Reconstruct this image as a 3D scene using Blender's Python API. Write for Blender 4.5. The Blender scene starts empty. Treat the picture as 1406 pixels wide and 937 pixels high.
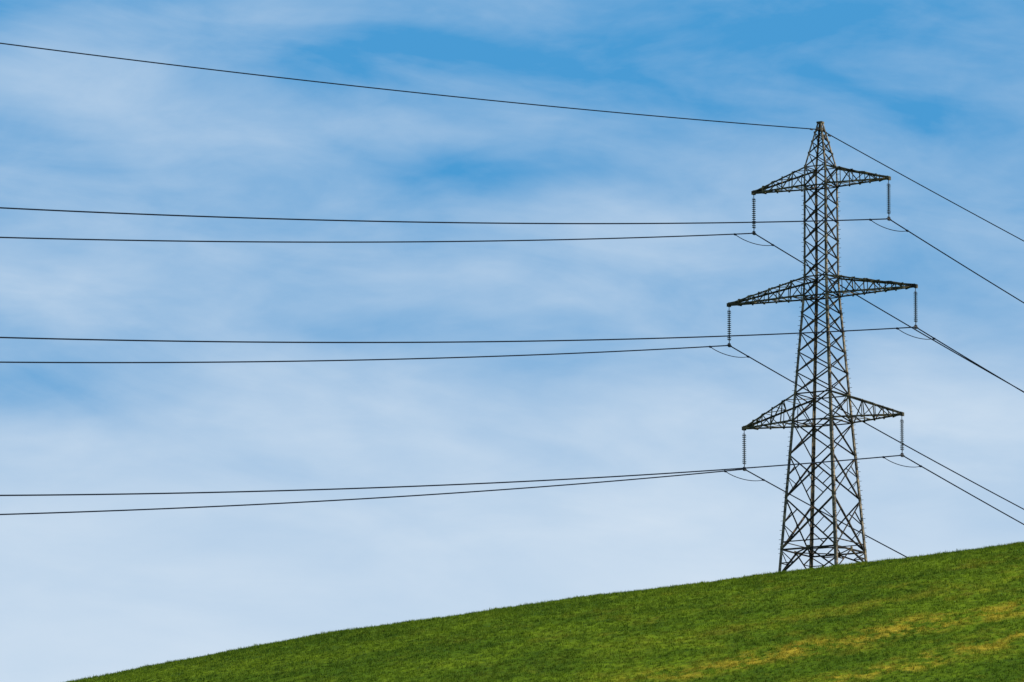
import bpy, math, random
import numpy as np
from mathutils import Vector
random.seed(4); rng=np.random.default_rng(7)
scene=bpy.context.scene
scene.view_settings.view_transform='Standard'
try: scene.view_settings.look='None'
except Exception: pass
scene.view_settings.exposure=0
COL=scene.collection

# ------------------------------------------------------------------ helpers
def new_mat(name):
    m=bpy.data.materials.new(name); m.use_nodes=True
    nt=m.node_tree; b=nt.nodes['Principled BSDF']
    return m,nt,b
def N(nt,t,**kw):
    n=nt.nodes.new(t)
    for k,v in kw.items(): setattr(n,k,v)
    return n
def math_n(nt,op,a,b=None,c=None,clamp=False):
    n=N(nt,'ShaderNodeMath',operation=op); n.use_clamp=clamp
    for i,v in enumerate((a,b,c)):
        if v is None: continue
        if isinstance(v,(int,float)): n.inputs[i].default_value=v
        else: nt.links.new(v,n.inputs[i])
    return n.outputs[0]
def mix_c(nt,f,a,b,blend='MIX'):
    n=N(nt,'ShaderNodeMix',data_type='RGBA',blend_type=blend)
    for i,v in ((0,f),(6,a),(7,b)):
        if isinstance(v,(int,float)): n.inputs[i].default_value=v
        elif isinstance(v,tuple): n.inputs[i].default_value=(*v,1)
        else: nt.links.new(v,n.inputs[i])
    return n.outputs[2]
def noise(nt,vec,scale,detail=4,rough=.5,dist=0):
    n=N(nt,'ShaderNodeTexNoise'); n.inputs['Scale'].default_value=scale
    n.inputs['Detail'].default_value=detail; n.inputs['Roughness'].default_value=rough
    n.inputs['Distortion'].default_value=dist
    if vec is not None: nt.links.new(vec,n.inputs['Vector'])
    return n.outputs['Fac']
def mrange(nt,v,a,b,c=0.,d=1.,smooth=True):
    n=N(nt,'ShaderNodeMapRange'); n.interpolation_type='SMOOTHSTEP' if smooth else 'LINEAR'
    nt.links.new(v,n.inputs[0])
    for i,x in zip((1,2,3,4),(a,b,c,d)): n.inputs[i].default_value=x
    return n.outputs[0]
def add_obj(name,verts,faces,mat,parent=None,smooth=False):
    me=bpy.data.meshes.new(name); me.from_pydata([tuple(v) for v in verts],[],faces); me.update()
    if smooth:
        for p in me.polygons: p.use_smooth=True
    me.materials.append(mat)
    o=bpy.data.objects.new(name,me); COL.objects.link(o)
    if parent: o.parent=parent
    return o
class MB:
    def __init__(s): s.v=[]; s.f=[]
    def add(s,vs,fs):
        k=len(s.v); s.v+= [tuple(x) for x in vs]; s.f+=[tuple(i+k for i in f) for f in fs]
    def angle(s,p,q,size,e1,e2,th=None):
        """L-section steel angle from p to q, flanges along e1 and e2"""
        p=Vector(p); q=Vector(q); d=(q-p).normalized(); th=th or size*.16
        e1=Vector(e1); e1=(e1-d*e1.dot(d)).normalized()
        e2=Vector(e2); e2=(e2-d*e2.dot(d)); e2=(e2-e1*e2.dot(e1)).normalized()
        prof=[(0,0),(size,0),(size,th),(th,th),(th,size),(0,size)]
        vs=[b+e1*x+e2*y for b in (p,q) for x,y in prof]
        fs=[(i,(i+1)%6,(i+1)%6+6,i+6) for i in range(6)]+[tuple(range(5,-1,-1)),tuple(range(6,12))]
        s.add(vs,fs)
    def box(s,c,ax,ay,az,hx,hy,hz):
        c=Vector(c); ax=Vector(ax).normalized()*hx; ay=Vector(ay).normalized()*hy; az=Vector(az).normalized()*hz
        vs=[c+ax*i+ay*j+az*k for i in(-1,1) for j in(-1,1) for k in(-1,1)]
        s.add(vs,[(0,1,3,2),(4,6,7,5),(0,4,5,1),(2,3,7,6),(0,2,6,4),(1,5,7,3)])
    def tube(s,pts,r,n=6):
        pts=[Vector(p) for p in pts]; k=len(pts); rs=r if isinstance(r,(list,tuple)) else [r]*k
        vs=[]
        for i,p in enumerate(pts):
            d=(pts[min(i+1,k-1)]-pts[max(i-1,0)]).normalized()
            ref=Vector((0,0,1)) if abs(d.z)<.9 else Vector((1,0,0))
            u=d.cross(ref).normalized(); w=u.cross(d)
            vs+=[p+(u*math.cos(2*math.pi*j/n)+w*math.sin(2*math.pi*j/n))*rs[i] for j in range(n)]
        fs=[(i*n+j,i*n+(j+1)%n,(i+1)*n+(j+1)%n,(i+1)*n+j) for i in range(k-1) for j in range(n)]
        fs+=[tuple(range(n-1,-1,-1)),tuple(range((k-1)*n,k*n))]
        s.add(vs,fs)
    def obj(s,name,mat,parent=None,smooth=False): return add_obj(name,s.v,s.f,mat,parent,smooth)

# ------------------------------------------------------------------ terrain
cx=np.array([-6000,-3000,-400,-200,-100,-39.4,-22.3,0,27,44.1,100,200,400,3000,6000.])
cz=np.array([0,8,30,50,64.6,75.85,79.25,82.65,86.1,88.2,94.5,99,101,70,40.])
cm=np.gradient(cz,cx)
def crest(x):
    x=np.clip(x,-5999,5999); i=np.clip(np.searchsorted(cx,x)-1,0,len(cx)-2)
    hh=cx[i+1]-cx[i]; t=(x-cx[i])/hh
    return ((2*t**3-3*t**2+1)*cz[i]+(t**3-2*t**2+t)*hh*cm[i]+(-2*t**3+3*t**2)*cz[i+1]+(t**3-t**2)*hh*cm[i+1])
def lncosh(a):
    a=np.abs(a); return a+np.log1p(np.exp(-2*a))-math.log(2)
def ground(x,y):
    x=np.asarray(x,float); y=np.asarray(y,float); u=y-628
    p=.138*u-np.where(u<0,.20*30*lncosh(u/30),.29*45*lncosh(u/45))
    hill=crest(x)+p
    hill=hill+.07*np.sin(x*.31+y*.12)*np.sin(y*.23+1.3)+.05*np.sin(x*.83+2+y*.4)+.03*np.sin(x*1.9-y*.7)
    k=4.; v=-1.7
    a=(hill-v)/k
    return v+k*np.where(a>30,a,np.log1p(np.exp(np.minimum(a,30))))
def axis(lo,hi,a,b,step,g=1.12):
    m=list(np.arange(a,b+.001,step)); s=step; x=b
    while x<hi: s*=g; x+=s; m.append(x)
    s=step; x=a; l=[]
    while x>lo: s*=g; x-=s; l.append(x)
    return np.array(l[::-1]+m)
gx=axis(-6000,6000,-62,66,.8); gy=axis(-600,9000,552,660,.8)
X,Y=np.meshgrid(gx,gy); Z=ground(X,Y)
nx,ny=len(gx),len(gy)
V=np.stack([X,Y,Z],-1).reshape(-1,3)
idx=np.arange(nx*ny).reshape(ny,nx)
F=np.stack([idx[:-1,:-1],idx[:-1,1:],idx[1:,1:],idx[1:,:-1]],-1).reshape(-1,4)

def patch_mask(nt,pos):
    """thin yellowed strips of crop running across the slope, broken up by noise"""
    sep=N(nt,'ShaderNodeSeparateXYZ'); nt.links.new(pos,sep.inputs[0])
    x,y=sep.outputs[0],sep.outputs[1]
    wob=math_n(nt,'MULTIPLY_ADD',noise(nt,pos,.14,4,.65),9.,-4.5)
    def strip(sl,y0,hw,amt):
        d=math_n(nt,'ADD',wob,math_n(nt,'SUBTRACT',y,math_n(nt,'MULTIPLY_ADD',x,sl,y0)))
        return mrange(nt,math_n(nt,'ABSOLUTE',d),.5,hw,amt,0)
    s1=strip(.36,570.3,5.,1.); s2=strip(.5,552.5,4.,.9); s3=strip(.30,585.,4.,.3)
    xr=mrange(nt,x,2,24,.2,1)
    mp=N(nt,'ShaderNodeMapping'); mp.inputs['Scale'].default_value=(.42,.40,.3); nt.links.new(pos,mp.inputs[0])
    n1=mrange(nt,noise(nt,mp.outputs[0],1.0,7,.78),.42,.60)
    s=math_n(nt,'MULTIPLY',math_n(nt,'MULTIPLY',math_n(nt,'MAXIMUM',math_n(nt,'MAXIMUM',s1,s2),s3),n1),xr)
    n2=math_n(nt,'MULTIPLY',mrange(nt,noise(nt,mp.outputs[0],.45,7,.78),.5,.75,0,.4),mrange(nt,x,-30,35,.15,1))
    return math_n(nt,'MULTIPLY',math_n(nt,'MAXIMUM',s,n2,clamp=True),.85)

def grass_colors(nt,pos,rnd=None):
    mp=N(nt,'ShaderNodeMapping'); mp.inputs['Scale'].default_value=(.4,.5,.4); nt.links.new(pos,mp.inputs[0])
    a=mrange(nt,noise(nt,mp.outputs[0],.22,7,.68),.38,.64)
    c=mix_c(nt,a,(.072,.138,.006),(.148,.228,.009))
    b=mrange(nt,noise(nt,mp.outputs[0],2.0,5,.7),.42,.66)
    c=mix_c(nt,math_n(nt,'MULTIPLY',b,.75),c,(.034,.074,.005))
    if rnd is not None:
        c=mix_c(nt,mrange(nt,rnd,.55,1,0,.6),c,(.22,.30,.02))
        c=mix_c(nt,mrange(nt,rnd,.4,0,0,.7),c,(.026,.058,.005))
    return mix_c(nt,patch_mask(nt,pos),c,(.46,.34,.03))

m_ground,nt,b=new_mat('field_ground')
geo=N(nt,'ShaderNodeNewGeometry'); pos=geo.outputs['Position']
c=grass_colors(nt,pos)
c=mix_c(nt,mrange(nt,noise(nt,pos,3,4,.7),.45,.7,0,.6),c,(.03,.045,.012))
nt.links.new(c,b.inputs['Base Color']); b.inputs['Roughness'].default_value=1; b.inputs['Specular IOR Level'].default_value=.05
bp=N(nt,'ShaderNodeBump'); bp.inputs['Distance'].default_value=.4; bp.inputs['Strength'].default_value=.6
nt.links.new(noise(nt,pos,1.8,5,.7),bp.inputs['Height']); nt.links.new(bp.outputs[0],b.inputs['Normal'])
me=bpy.data.meshes.new('hill'); me.from_pydata(V.tolist(),[],F.tolist()); me.update()
me.polygons.foreach_set('use_smooth',[True]*len(me.polygons)); me.materials.append(m_ground)
COL.objects.link(bpy.data.objects.new('hill',me))

# ------------------------------------------------------------------ grass (one mesh of blades in tufts)
NT=80000
tx=rng.uniform(-60,62,NT); ty=rng.uniform(555,645,NT)
per=8; nb=NT*per
bx=np.repeat(tx,per)+rng.normal(0,.09,nb); by=np.repeat(ty,per)+rng.normal(0,.09,nb)
th=np.repeat(np.clip(rng.lognormal(0,.25,NT),.5,1.8),per)
hgt=rng.uniform(.12,.24,nb)*th; wid=rng.uniform(.018,.034,nb)
ang=rng.uniform(0,2*math.pi,nb); lean=rng.uniform(.05,.7,nb)*hgt; la=rng.uniform(0,2*math.pi,nb)
bz=ground(bx,by)-.02
ca,sa=np.cos(ang),np.sin(ang)
P=np.zeros((nb,3,3),np.float32)
P[:,0]=np.stack([bx-ca*wid,by-sa*wid,bz],-1)
P[:,1]=np.stack([bx+ca*wid,by+sa*wid,bz],-1)
P[:,2]=np.stack([bx+np.cos(la)*lean,by+np.sin(la)*lean,bz+hgt],-1)
me=bpy.data.meshes.new('grass')
me.vertices.add(nb*3); me.vertices.foreach_set('co',P.ravel())
me.loops.add(nb*3); me.loops.foreach_set('vertex_index',np.arange(nb*3,dtype=np.int32))
me.polygons.add(nb); me.polygons.foreach_set('loop_start',np.arange(0,nb*3,3,dtype=np.int32))
me.update(calc_edges=True)
at=me.attributes.new('rnd','FLOAT','POINT')
r=np.clip(np.repeat(rng.uniform(0,1,NT),per)*.75+rng.uniform(0,1,nb)*.25,0,1)
at.data.foreach_set('value',np.repeat(r,3).astype(np.float32))
m_grass,nt,b=new_mat('grass_blades')
geo=N(nt,'ShaderNodeNewGeometry'); att=N(nt,'ShaderNodeAttribute'); att.attribute_name='rnd'
c=grass_colors(nt,geo.outputs['Position'],att.outputs['Fac'])
nt.links.new(c,b.inputs['Base Color']); b.inputs['Roughness'].default_value=.7; b.inputs['Specular IOR Level'].default_value=.1
tr=N(nt,'ShaderNodeBsdfTranslucent'); nt.links.new(c,tr.inputs[0])
ms=N(nt,'ShaderNodeMixShader'); ms.inputs[0].default_value=.35
nt.links.new(b.outputs[0],ms.inputs[1]); nt.links.new(tr.outputs[0],ms.inputs[2])
nt.links.new(ms.outputs[0],nt.nodes['Material Output'].inputs[0])
me.materials.append(m_grass)
COL.objects.link(bpy.data.objects.new('grass',me))

# ------------------------------------------------------------------ steel materials
def steel(name,c1,c2,rust,ro=.6,met=.25,rl=.52):
    m,nt,b=new_mat(name); geo=N(nt,'ShaderNodeNewGeometry'); p=geo.outputs['Position']
    c=mix_c(nt,mrange(nt,noise(nt,p,1.1,4,.6),.35,.65),c1,c2)
    c=mix_c(nt,mrange(nt,noise(nt,p,2.3,5,.7),rl,rl+.14,0,.9),c,rust)
    nt.links.new(c,b.inputs['Base Color']); b.inputs['Roughness'].default_value=ro; b.inputs['Metallic'].default_value=met
    b.inputs['Specular IOR Level'].default_value=.12
    return m
m_leg=steel('weathered_steel_legs',(.030,.028,.025),(.14,.125,.10),(.34,.27,.18),.8,.0,.47)
m_brace=steel('weathered_steel_bracing',(.012,.012,.012),(.036,.033,.028),(.14,.095,.055),.8,.0,.52)
m_arm=steel('weathered_steel_crossarms',(.016,.016,.013),(.07,.065,.042),(.26,.20,.11),.8,.0,.49)
m_wire,nt,b=new_mat('aluminium_conductor'); b.inputs['Base Color'].default_value=(.010,.015,.025,1); b.inputs['Roughness'].default_value=1; b.inputs['Specular IOR Level'].default_value=.0
m_ins,nt,b=new_mat('insulator_glass'); b.inputs['Base Color'].default_value=(.012,.015,.018,1); b.inputs['Roughness'].default_value=.4
m_fit,nt,b=new_mat('line_fittings'); b.inputs['Base Color'].default_value=(.012,.012,.014,1); b.inputs['Roughness'].default_value=.7
m_conc,nt,b=new_mat('concrete_footing'); b.inputs['Base Color'].default_value=(.32,.31,.28,1)

# ------------------------------------------------------------------ pylon
R=math.radians(31)
A=Vector((math.cos(R),-math.sin(R),0)); D=Vector((math.sin(R),math.cos(R),0)); UP=Vector((0,0,1))
BX,BY=27.62,640.
pyl=bpy.data.objects.new('electricity_pylon',None); COL.objects.link(pyl)
def W(z):
    return float(np.interp(z,[85,112.27,114.02,122.26,124.0,128.07],[2.93+.0678*2.85,1.25,1.17,1.13,1.088,.2]))
def P3(a,d,z): return Vector((BX,BY,0))+A*a+D*d+UP*z
def corner(i,z):
    sa,sd=((-1,-1),(1,-1),(1,1),(-1,1))[i]; w=W(z); return P3(sa*w,sd*w,z)
SG=((-1,-1),(1,-1),(1,1),(-1,1))
legs=MB(); br=MB(); pl=MB(); bolts=MB(); arm=MB(); foot=MB()
zs=[89.35,94.0,100.92,103.4,112.27,114.02,122.26,124.0,128.07]
for i,(sa_,sd_) in enumerate(SG):
    gz=float(ground(*(corner(i,87).xy)))
    lv=[gz-.1]+zs
    for z0,z1 in zip(lv[:-1],lv[1:]):
        s=.26 if z1<101 else (.23 if z1<113 else (.19 if z1<124 else .145))
        p,q=corner(i,z0),corner(i,z1)
        legs.angle(p,q,s,-A*sa_,-D*sd_,th=s*.2)
    c=corner(i,gz); foot.box((c.x,c.y,gz-.05),A,D,UP,.38,.38,.3)
    if i in (1,2,0):
        z=gz+2.2; k=0
        while z<123.5:
            p=corner(i,z); dr=(A*sa_ if k%2 else D*sd_)
            bolts.tube([p-dr*.02,p+dr*.22],.022,5); z+=.42; k+=1
faces4=[(0,1,-D,),(1,2,A),(2,3,D),(3,0,-A)]
def brace(p,q,nrm,s,off=0.):
    nrm=Vector(nrm); d=(q-p).normalized(); side=nrm.cross(d); s=s*1.2
    if side.z<0: side=-side
    o=-nrm*off-side*s*.5
    br.angle(p+o,q+o,s,side,-nrm,th=s*.17)
def gus(p,nrm,s):
    nrm=Vector(nrm); pl.box(p+nrm*.012,nrm,nrm.cross(UP),UP,.01,s,s*1.1)
def xpanel(z0,z1,s,horiz=False,sub=False):
    for i,j,n in faces4:
        a0,b0,a1,b1=corner(i,z0),corner(j,z0),corner(i,z1),corner(j,z1)
        brace(a0,b1,n,s,.03); brace(b0,a1,n,s,.03+s*.28)
        if horiz: brace(a0,b0,n,s,.085)
        w0,w1=(b0-a0).length,(b1-a1).length
        f=w0/(w0+w1); xc=a0.lerp(b1,f)
        gus(xc,n,s*.9)
        for c_ in (a0,b0): gus(c_.lerp(xc,.06),n,s*1.2)
        if sub:
            for c0,c1 in ((a0,a1),(b0,b1)):
                lm=c0.lerp(c1,.5)
                q0=c0.lerp(xc,.5); q1=c1.lerp(xc,.5)
                brace(lm,q0,n,s*.6,.05); brace(lm,q1,n,s*.6,.05)
brl=[(89.35,94.0,.12,True,True),(94.0,97.9,.105,False,True),(97.9,100.92,.10,False,False)]
for a_,b_,s,h,sb in brl: xpanel(a_,b_,s,h,sb)
xpanel(100.92,103.4,.09,True)
lv=[103.4,105.35,107.2,109.0,110.7,112.27]
for k,(a_,b_) in enumerate(zip(lv[:-1],lv[1:])): xpanel(a_,b_,.088,k==0)
xpanel(112.27,114.02,.085,True)
lv=np.linspace(114.02,122.26,6)
for k,(a_,b_) in enumerate(zip(lv[:-1],lv[1:])): xpanel(float(a_),float(b_),.082,k==0)
xpanel(122.26,124.0,.085,True)
lv=[124.0,125.25,126.3,127.15,127.75]
for k,(a_,b_) in enumerate(zip(lv[:-1],lv[1:])): xpanel(a_,b_,.07,k==0)
def ring(z,s,cross=True):
    c=[corner(i,z) for i in range(4)]; m=[c[i].lerp(c[(i+1)%4],.5) for i in range(4)]
    if cross:
        for i in range(4): br.angle(m[i],m[(i+1)%4],s,UP,(m[i]-m[(i+1)%4]).cross(UP))
for z,s in ((89.35,.1),(100.92,.09),(112.27,.08),(122.26,.07)): ring(z,s)
for i,j,n in faces4:
    a1,b1=corner(i,89.35),corner(j,89.35); m=a1.lerp(b1,.5)
    for c_,k in ((a1,i),(b1,j)):
        gz=float(ground(*(corner(k,87).xy))); ft=corner(k,gz+.15)
        brace(ft,m,n,.11,.04)
        brace(c_.lerp(ft,.5),m.lerp(ft,.5),n,.07,.06)
        brace(c_,m.lerp(ft,.5),n,.07,.06)
    z2=90.05
    brace(corner(i,z2).lerp(corner(j,z2),.02),corner(i,z2).lerp(corner(j,z2),.98),n,.075,.09)
    gus(m,n,.2)
top=P3(0,0,128.07); pl.box(top+UP*.02,A,D,UP,.27,.24,.08)
def lerp(a,b,t): return a.lerp(b,t)
TIPS={}
def crossarm(side,L,zb,zt,npan,s):
    s=s*1.25
    w0=W(zb); w1=W(zt); tip=P3(side*L,0,zb)
    tw=.13
    B=[P3(side*w0,k*w0,zb) for k in(-1,1)]; T=[P3(side*w1,k*w1,zt) for k in(-1,1)]
    tb=[P3(side*L,k*tw,zb) for k in(-1,1)]; tt=[P3(side*(L-.05),k*tw,zb+.22) for k in(-1,1)]
    for k in(0,1):
        sd=(-1,1)[k]
        arm.angle(B[k],tb[k],s*1.1,-D*sd,UP,th=s*.2); arm.angle(T[k],tt[k],s*1.1,-D*sd,-UP,th=s*.2)
        up=False
        ts=[(i/npan)**.92 for i in range(npan+1)]
        for a_,b_ in zip(ts[:-1],ts[1:]):
            p0,p1=lerp(B[k],tb[k],a_),lerp(B[k],tb[k],b_); q0,q1=lerp(T[k],tt[k],a_),lerp(T[k],tt[k],b_)
            nn=D*sd
            if b_<.93:
                arm.angle(p1,q1,s*.6,A*side,-nn)
            arm.angle((q0 if up else p0),(p1 if up else q1),s*.66,A*side,-nn); up=not up
            pl.box(p1+nn*.012,nn,A,UP,.01,.08,.08); pl.box(q1+nn*.012,nn,A,UP,.01,.08,.08)
    for (U0,E) in ((B,tb),(T,tt)):
        ts=[i/npan for i in range(npan+1)]; fl=False
        for a_,b_ in zip(ts[:-1],ts[1:]):
            p0,p1=lerp(U0[0],E[0],a_),lerp(U0[0],E[0],b_); q0,q1=lerp(U0[1],E[1],a_),lerp(U0[1],E[1],b_)
            if b_<.97: arm.angle(p1,q1,s*.5,A,UP)
            arm.angle((p0 if fl else q0),(q1 if fl else p1),s*.55,A*side,UP); fl=not fl
    pl.box(P3(side*(L+.02),0,zb+.08),A,D,UP,.12,.2,.16)
    return tip
ARMS=[('upper',6.86,122.26,124.0,5,.10),('middle',9.46,112.27,114.02,7,.105),('lower',7.98,100.92,103.4,5,.105)]
for nm,L,zb,zt,n_,s in ARMS:
    for sd in(-1,1): TIPS[(nm,sd)]=crossarm(sd,L,zb,zt,n_,s)
legs.obj('legs',m_leg,pyl); br.obj('bracing',m_brace,pyl); arm.obj('crossarms',m_arm,pyl)
pl.obj('gusset_plates',m_arm,pyl); bolts.obj('step_bolts',m_fit,pyl); foot.obj('concrete_footings',m_conc,pyl)

# ------------------------------------------------------------------ insulators
def revolve(mb,c,prof,n=12):
    vs=[];k=len(prof)
    for r,z in prof:
        vs+=[(c.x+r*math.cos(2*math.pi*j/n),c.y+r*math.sin(2*math.pi*j/n),c.z+z) for j in range(n)]
    mb.add(vs,[(i*n+j,i*n+(j+1)%n,(i+1)*n+(j+1)%n,(i+1)*n+j) for i in range(k-1) for j in range(n)])
SL=3.6
clamps={}
for key,tip in TIPS.items():
    ib=MB(); fb=MB()
    fb.tube([tip,(tip.x,tip.y,tip.z-.42)],.035,6)
    nd=15; zt=tip.z-.42; zb=tip.z-3.12; st=(zt-zb)/nd
    for k in range(nd):
        c=Vector((tip.x,tip.y,zt-(k+.5)*st))
        revolve(ib,c,[(.02,.075),(.05,.06),(.055,.02),(.18,-.02),(.185,-.045),(.06,-.035),(.02,-.07)])
    ib.tube([(tip.x,tip.y,zt),(tip.x,tip.y,zb)],.045,6)
    fb.tube([(tip.x,tip.y,zb),(tip.x,tip.y,tip.z-SL)],.045,6)
    for zz,dz in ((zt+.02,-.28),(zb-.02,.30)):
        for s_ in(-1,1):
            c=Vector((tip.x,tip.y,zz)); fb.tube([c,c+D*.22*s_,c+D*.30*s_+UP*dz],.016,5)
    cl=Vector((tip.x,tip.y,tip.z-SL)); clamps[key]=cl
    for s_,sl in ((-1,-.17),(1,-.14)):
        fb.tube([cl+UP*.03,cl+D*s_*.42+UP*(sl*.42+.02)],[.11,.06],6)
    fb.box(cl+UP*.02,D,A,UP,.15,.07,.17)
    ib.obj('insulator_discs_%s_%s'%(key[0],'left' if key[1]<0 else 'right'),m_ins,pyl,True)
    fb.obj('insulator_fittings_%s_%s'%(key[0],'left' if key[1]<0 else 'right'),m_fit,pyl)

# ------------------------------------------------------------------ conductors
SLN={('upper',-1):(.180,.000164),('middle',-1):(.174,.00016),('lower',-1):(.178,.00016),
     ('upper',1):(.1758,.00016),('middle',1):(.1745,.00016),('lower',1):(.1744,.00016)}
def wz(t,n,f):
    a,b_=n if t<0 else f; t=abs(t); return -a*t+b_*t*t
def wire(name,start,near,far,r,festoon=True):
    mb=MB(); ts=list(np.arange(-330,0,3.))+[-1.5,-.5,0,.5,1.5,3]+list(np.arange(5,285,4.))
    mb.tube([start+D*float(t)+UP*wz(float(t),near,far) for t in ts],r,10)
    if festoon:
        e=3.45; tt=np.linspace(-e,e,17)
        z0,z1=wz(-e,near,far),wz(e,near,far)
        mb.tube([start+D*float(t)+UP*(z0+(z1-z0)*(t+e)/(2*e)-.36*(1-(t/e)**2)**.8-.02) for t in tt],.034,6)
        for t in(-e,e): mb.box(start+D*t+UP*(wz(t,near,far)-.03),D,A,UP,.16,.06,.08)
    return mb.obj(name,m_wire,None,True)
for key,cl in clamps.items():
    wire('power_line',cl,SLN[key],(.145,.00022),.055)
e0=P3(0,0,127.45)
o=wire('earth_wire',e0,(.134,.000115),(.102,.00012),.047,False)
mb=MB()
for s_ in(-1,1): mb.tube([e0,e0+D*s_*.8-UP*.1],[.09,.04],6)
for t in (-1.7,1.7): mb.box(e0+D*t-UP*(.2+.06),D,A,UP,.2,.06,.06)
mb.obj('earth_wire_clamp',m_fit,pyl)

# ------------------------------------------------------------------ sky
w=bpy.data.worlds.new('World'); scene.world=w; w.use_nodes=True; nt=w.node_tree
bg=nt.nodes['Background']; bg.inputs[1].default_value=.1
SUN_EL,SUN_AZ=math.radians(40),math.radians(115)
sky=N(nt,'ShaderNodeTexSky'); sky.sky_type='NISHITA'; sky.sun_disc=False
sky.sun_elevation=SUN_EL; sky.sun_rotation=SUN_AZ
tc=N(nt,'ShaderNodeTexCoord'); sp=N(nt,'ShaderNodeSeparateXYZ'); nt.links.new(tc.outputs['Generated'],sp.inputs[0])
az=math_n(nt,'ARCTAN2',sp.outputs[0],sp.outputs[1]); el=sp.outputs[2]
def streak(tilt,sy,seed):
    cb=N(nt,'ShaderNodeCombineXYZ'); nt.links.new(az,cb.inputs[0]); cb.inputs[2].default_value=seed
    nt.links.new(math_n(nt,'MULTIPLY',math_n(nt,'MULTIPLY_ADD',az,tilt,el),sy),cb.inputs[1])
    return cb.outputs[0]
n1=noise(nt,streak(.05,2.6,.0),17,4,.5,.4); n2=noise(nt,streak(.10,3.2,.3),28,6,.56,.5)
n3=noise(nt,streak(.05,3.0,.7),7,2,.5,.3); n4=noise(nt,streak(-.06,2.2,1.3),60,5,.58,.4)
base=N(nt,'ShaderNodeValToRGB'); nt.links.new(mrange(nt,el,.11,.225,0,1,False),base.inputs[0])
r_=base.color_ramp; r_.interpolation='B_SPLINE'
def g(x): return (x,x,x,1)
r_.elements[0].position=0; r_.elements[0].color=g(1.)
r_.elements[1].position=1; r_.elements[1].color=g(-.0)
for p_,v_ in ((.2,.95),(.4,.71),(.55,.39),(.75,.17)):
    e=r_.elements.new(p_); e.color=g(v_)
m=base.outputs[0]
amp=mrange(nt,el,.12,.18,.3,1.)
dn=math_n(nt,'MULTIPLY_ADD',n1,.95,math_n(nt,'MULTIPLY_ADD',n2,.75,math_n(nt,'MULTIPLY_ADD',n3,.6,math_n(nt,'MULTIPLY_ADD',n4,.32,-1.31))))
m=math_n(nt,'ADD',m,math_n(nt,'MULTIPLY',dn,amp))
def ell(px,py,rx,ry,wt):
    global m
    u0=(px-703)/9860; v0=.1667+.0000985*(468.5-py)
    du=math_n(nt,'MULTIPLY',math_n(nt,'SUBTRACT',az,u0),9860/rx)
    dv=math_n(nt,'MULTIPLY',math_n(nt,'SUBTRACT',el,v0),10150/ry)
    d2=math_n(nt,'ADD',math_n(nt,'MULTIPLY',du,du),math_n(nt,'MULTIPLY',dv,dv))
    gs=math_n(nt,'EXPONENT',math_n(nt,'MULTIPLY',d2,-1.))
    m=math_n(nt,'MULTIPLY_ADD',gs,wt,m)
for a_ in ((650,90,230,45,-.15),(740,232,170,35,-.16),(1100,40,420,60,-.05),(600,458,230,30,-.24),(30,535,150,40,-.25),
           (250,372,380,50,.27),(60,100,230,80,.28),(420,175,260,50,.22),(950,330,300,50,.12),(1300,560,200,60,.1),(330,270,250,35,.10),(450,25,250,25,.10)): ell(*a_)
m=math_n(nt,'MAXIMUM',math_n(nt,'ADD',m,0,clamp=True),.02)
blue=mix_c(nt,.9,sky.outputs[0],(.38,3.15,6.7))
hi=mrange(nt,el,.25,.6,0,1)
blue=mix_c(nt,hi,blue,sky.outputs[0])
m=math_n(nt,'MULTIPLY',m,math_n(nt,'MULTIPLY_ADD',hi,-.6,1.))
colr=mix_c(nt,m,blue,(6.2,7.4,8.7))
nt.links.new(colr,bg.inputs[0])
sl=bpy.data.lights.new('sun','SUN'); sl.energy=5.0; sl.angle=math.radians(.5); sl.color=(1,.95,.86)
so=bpy.data.objects.new('sun',sl); COL.objects.link(so)
sv=Vector((math.cos(SUN_EL)*math.sin(SUN_AZ),math.cos(SUN_EL)*math.cos(SUN_AZ),math.sin(SUN_EL)))
so.rotation_euler=sv.to_track_quat('Z','Y').to_euler(); so.location=(60,600,200)

# ------------------------------------------------------------------ camera
cd=bpy.data.cameras.new('camera'); cd.sensor_width=36; cd.lens=256.05; cd.clip_start=.5; cd.clip_end=20000
co=bpy.data.objects.new('camera',cd); COL.objects.link(co)
co.location=(0,0,0); co.rotation_euler=(math.radians(99.6),0,0)
scene.camera=co
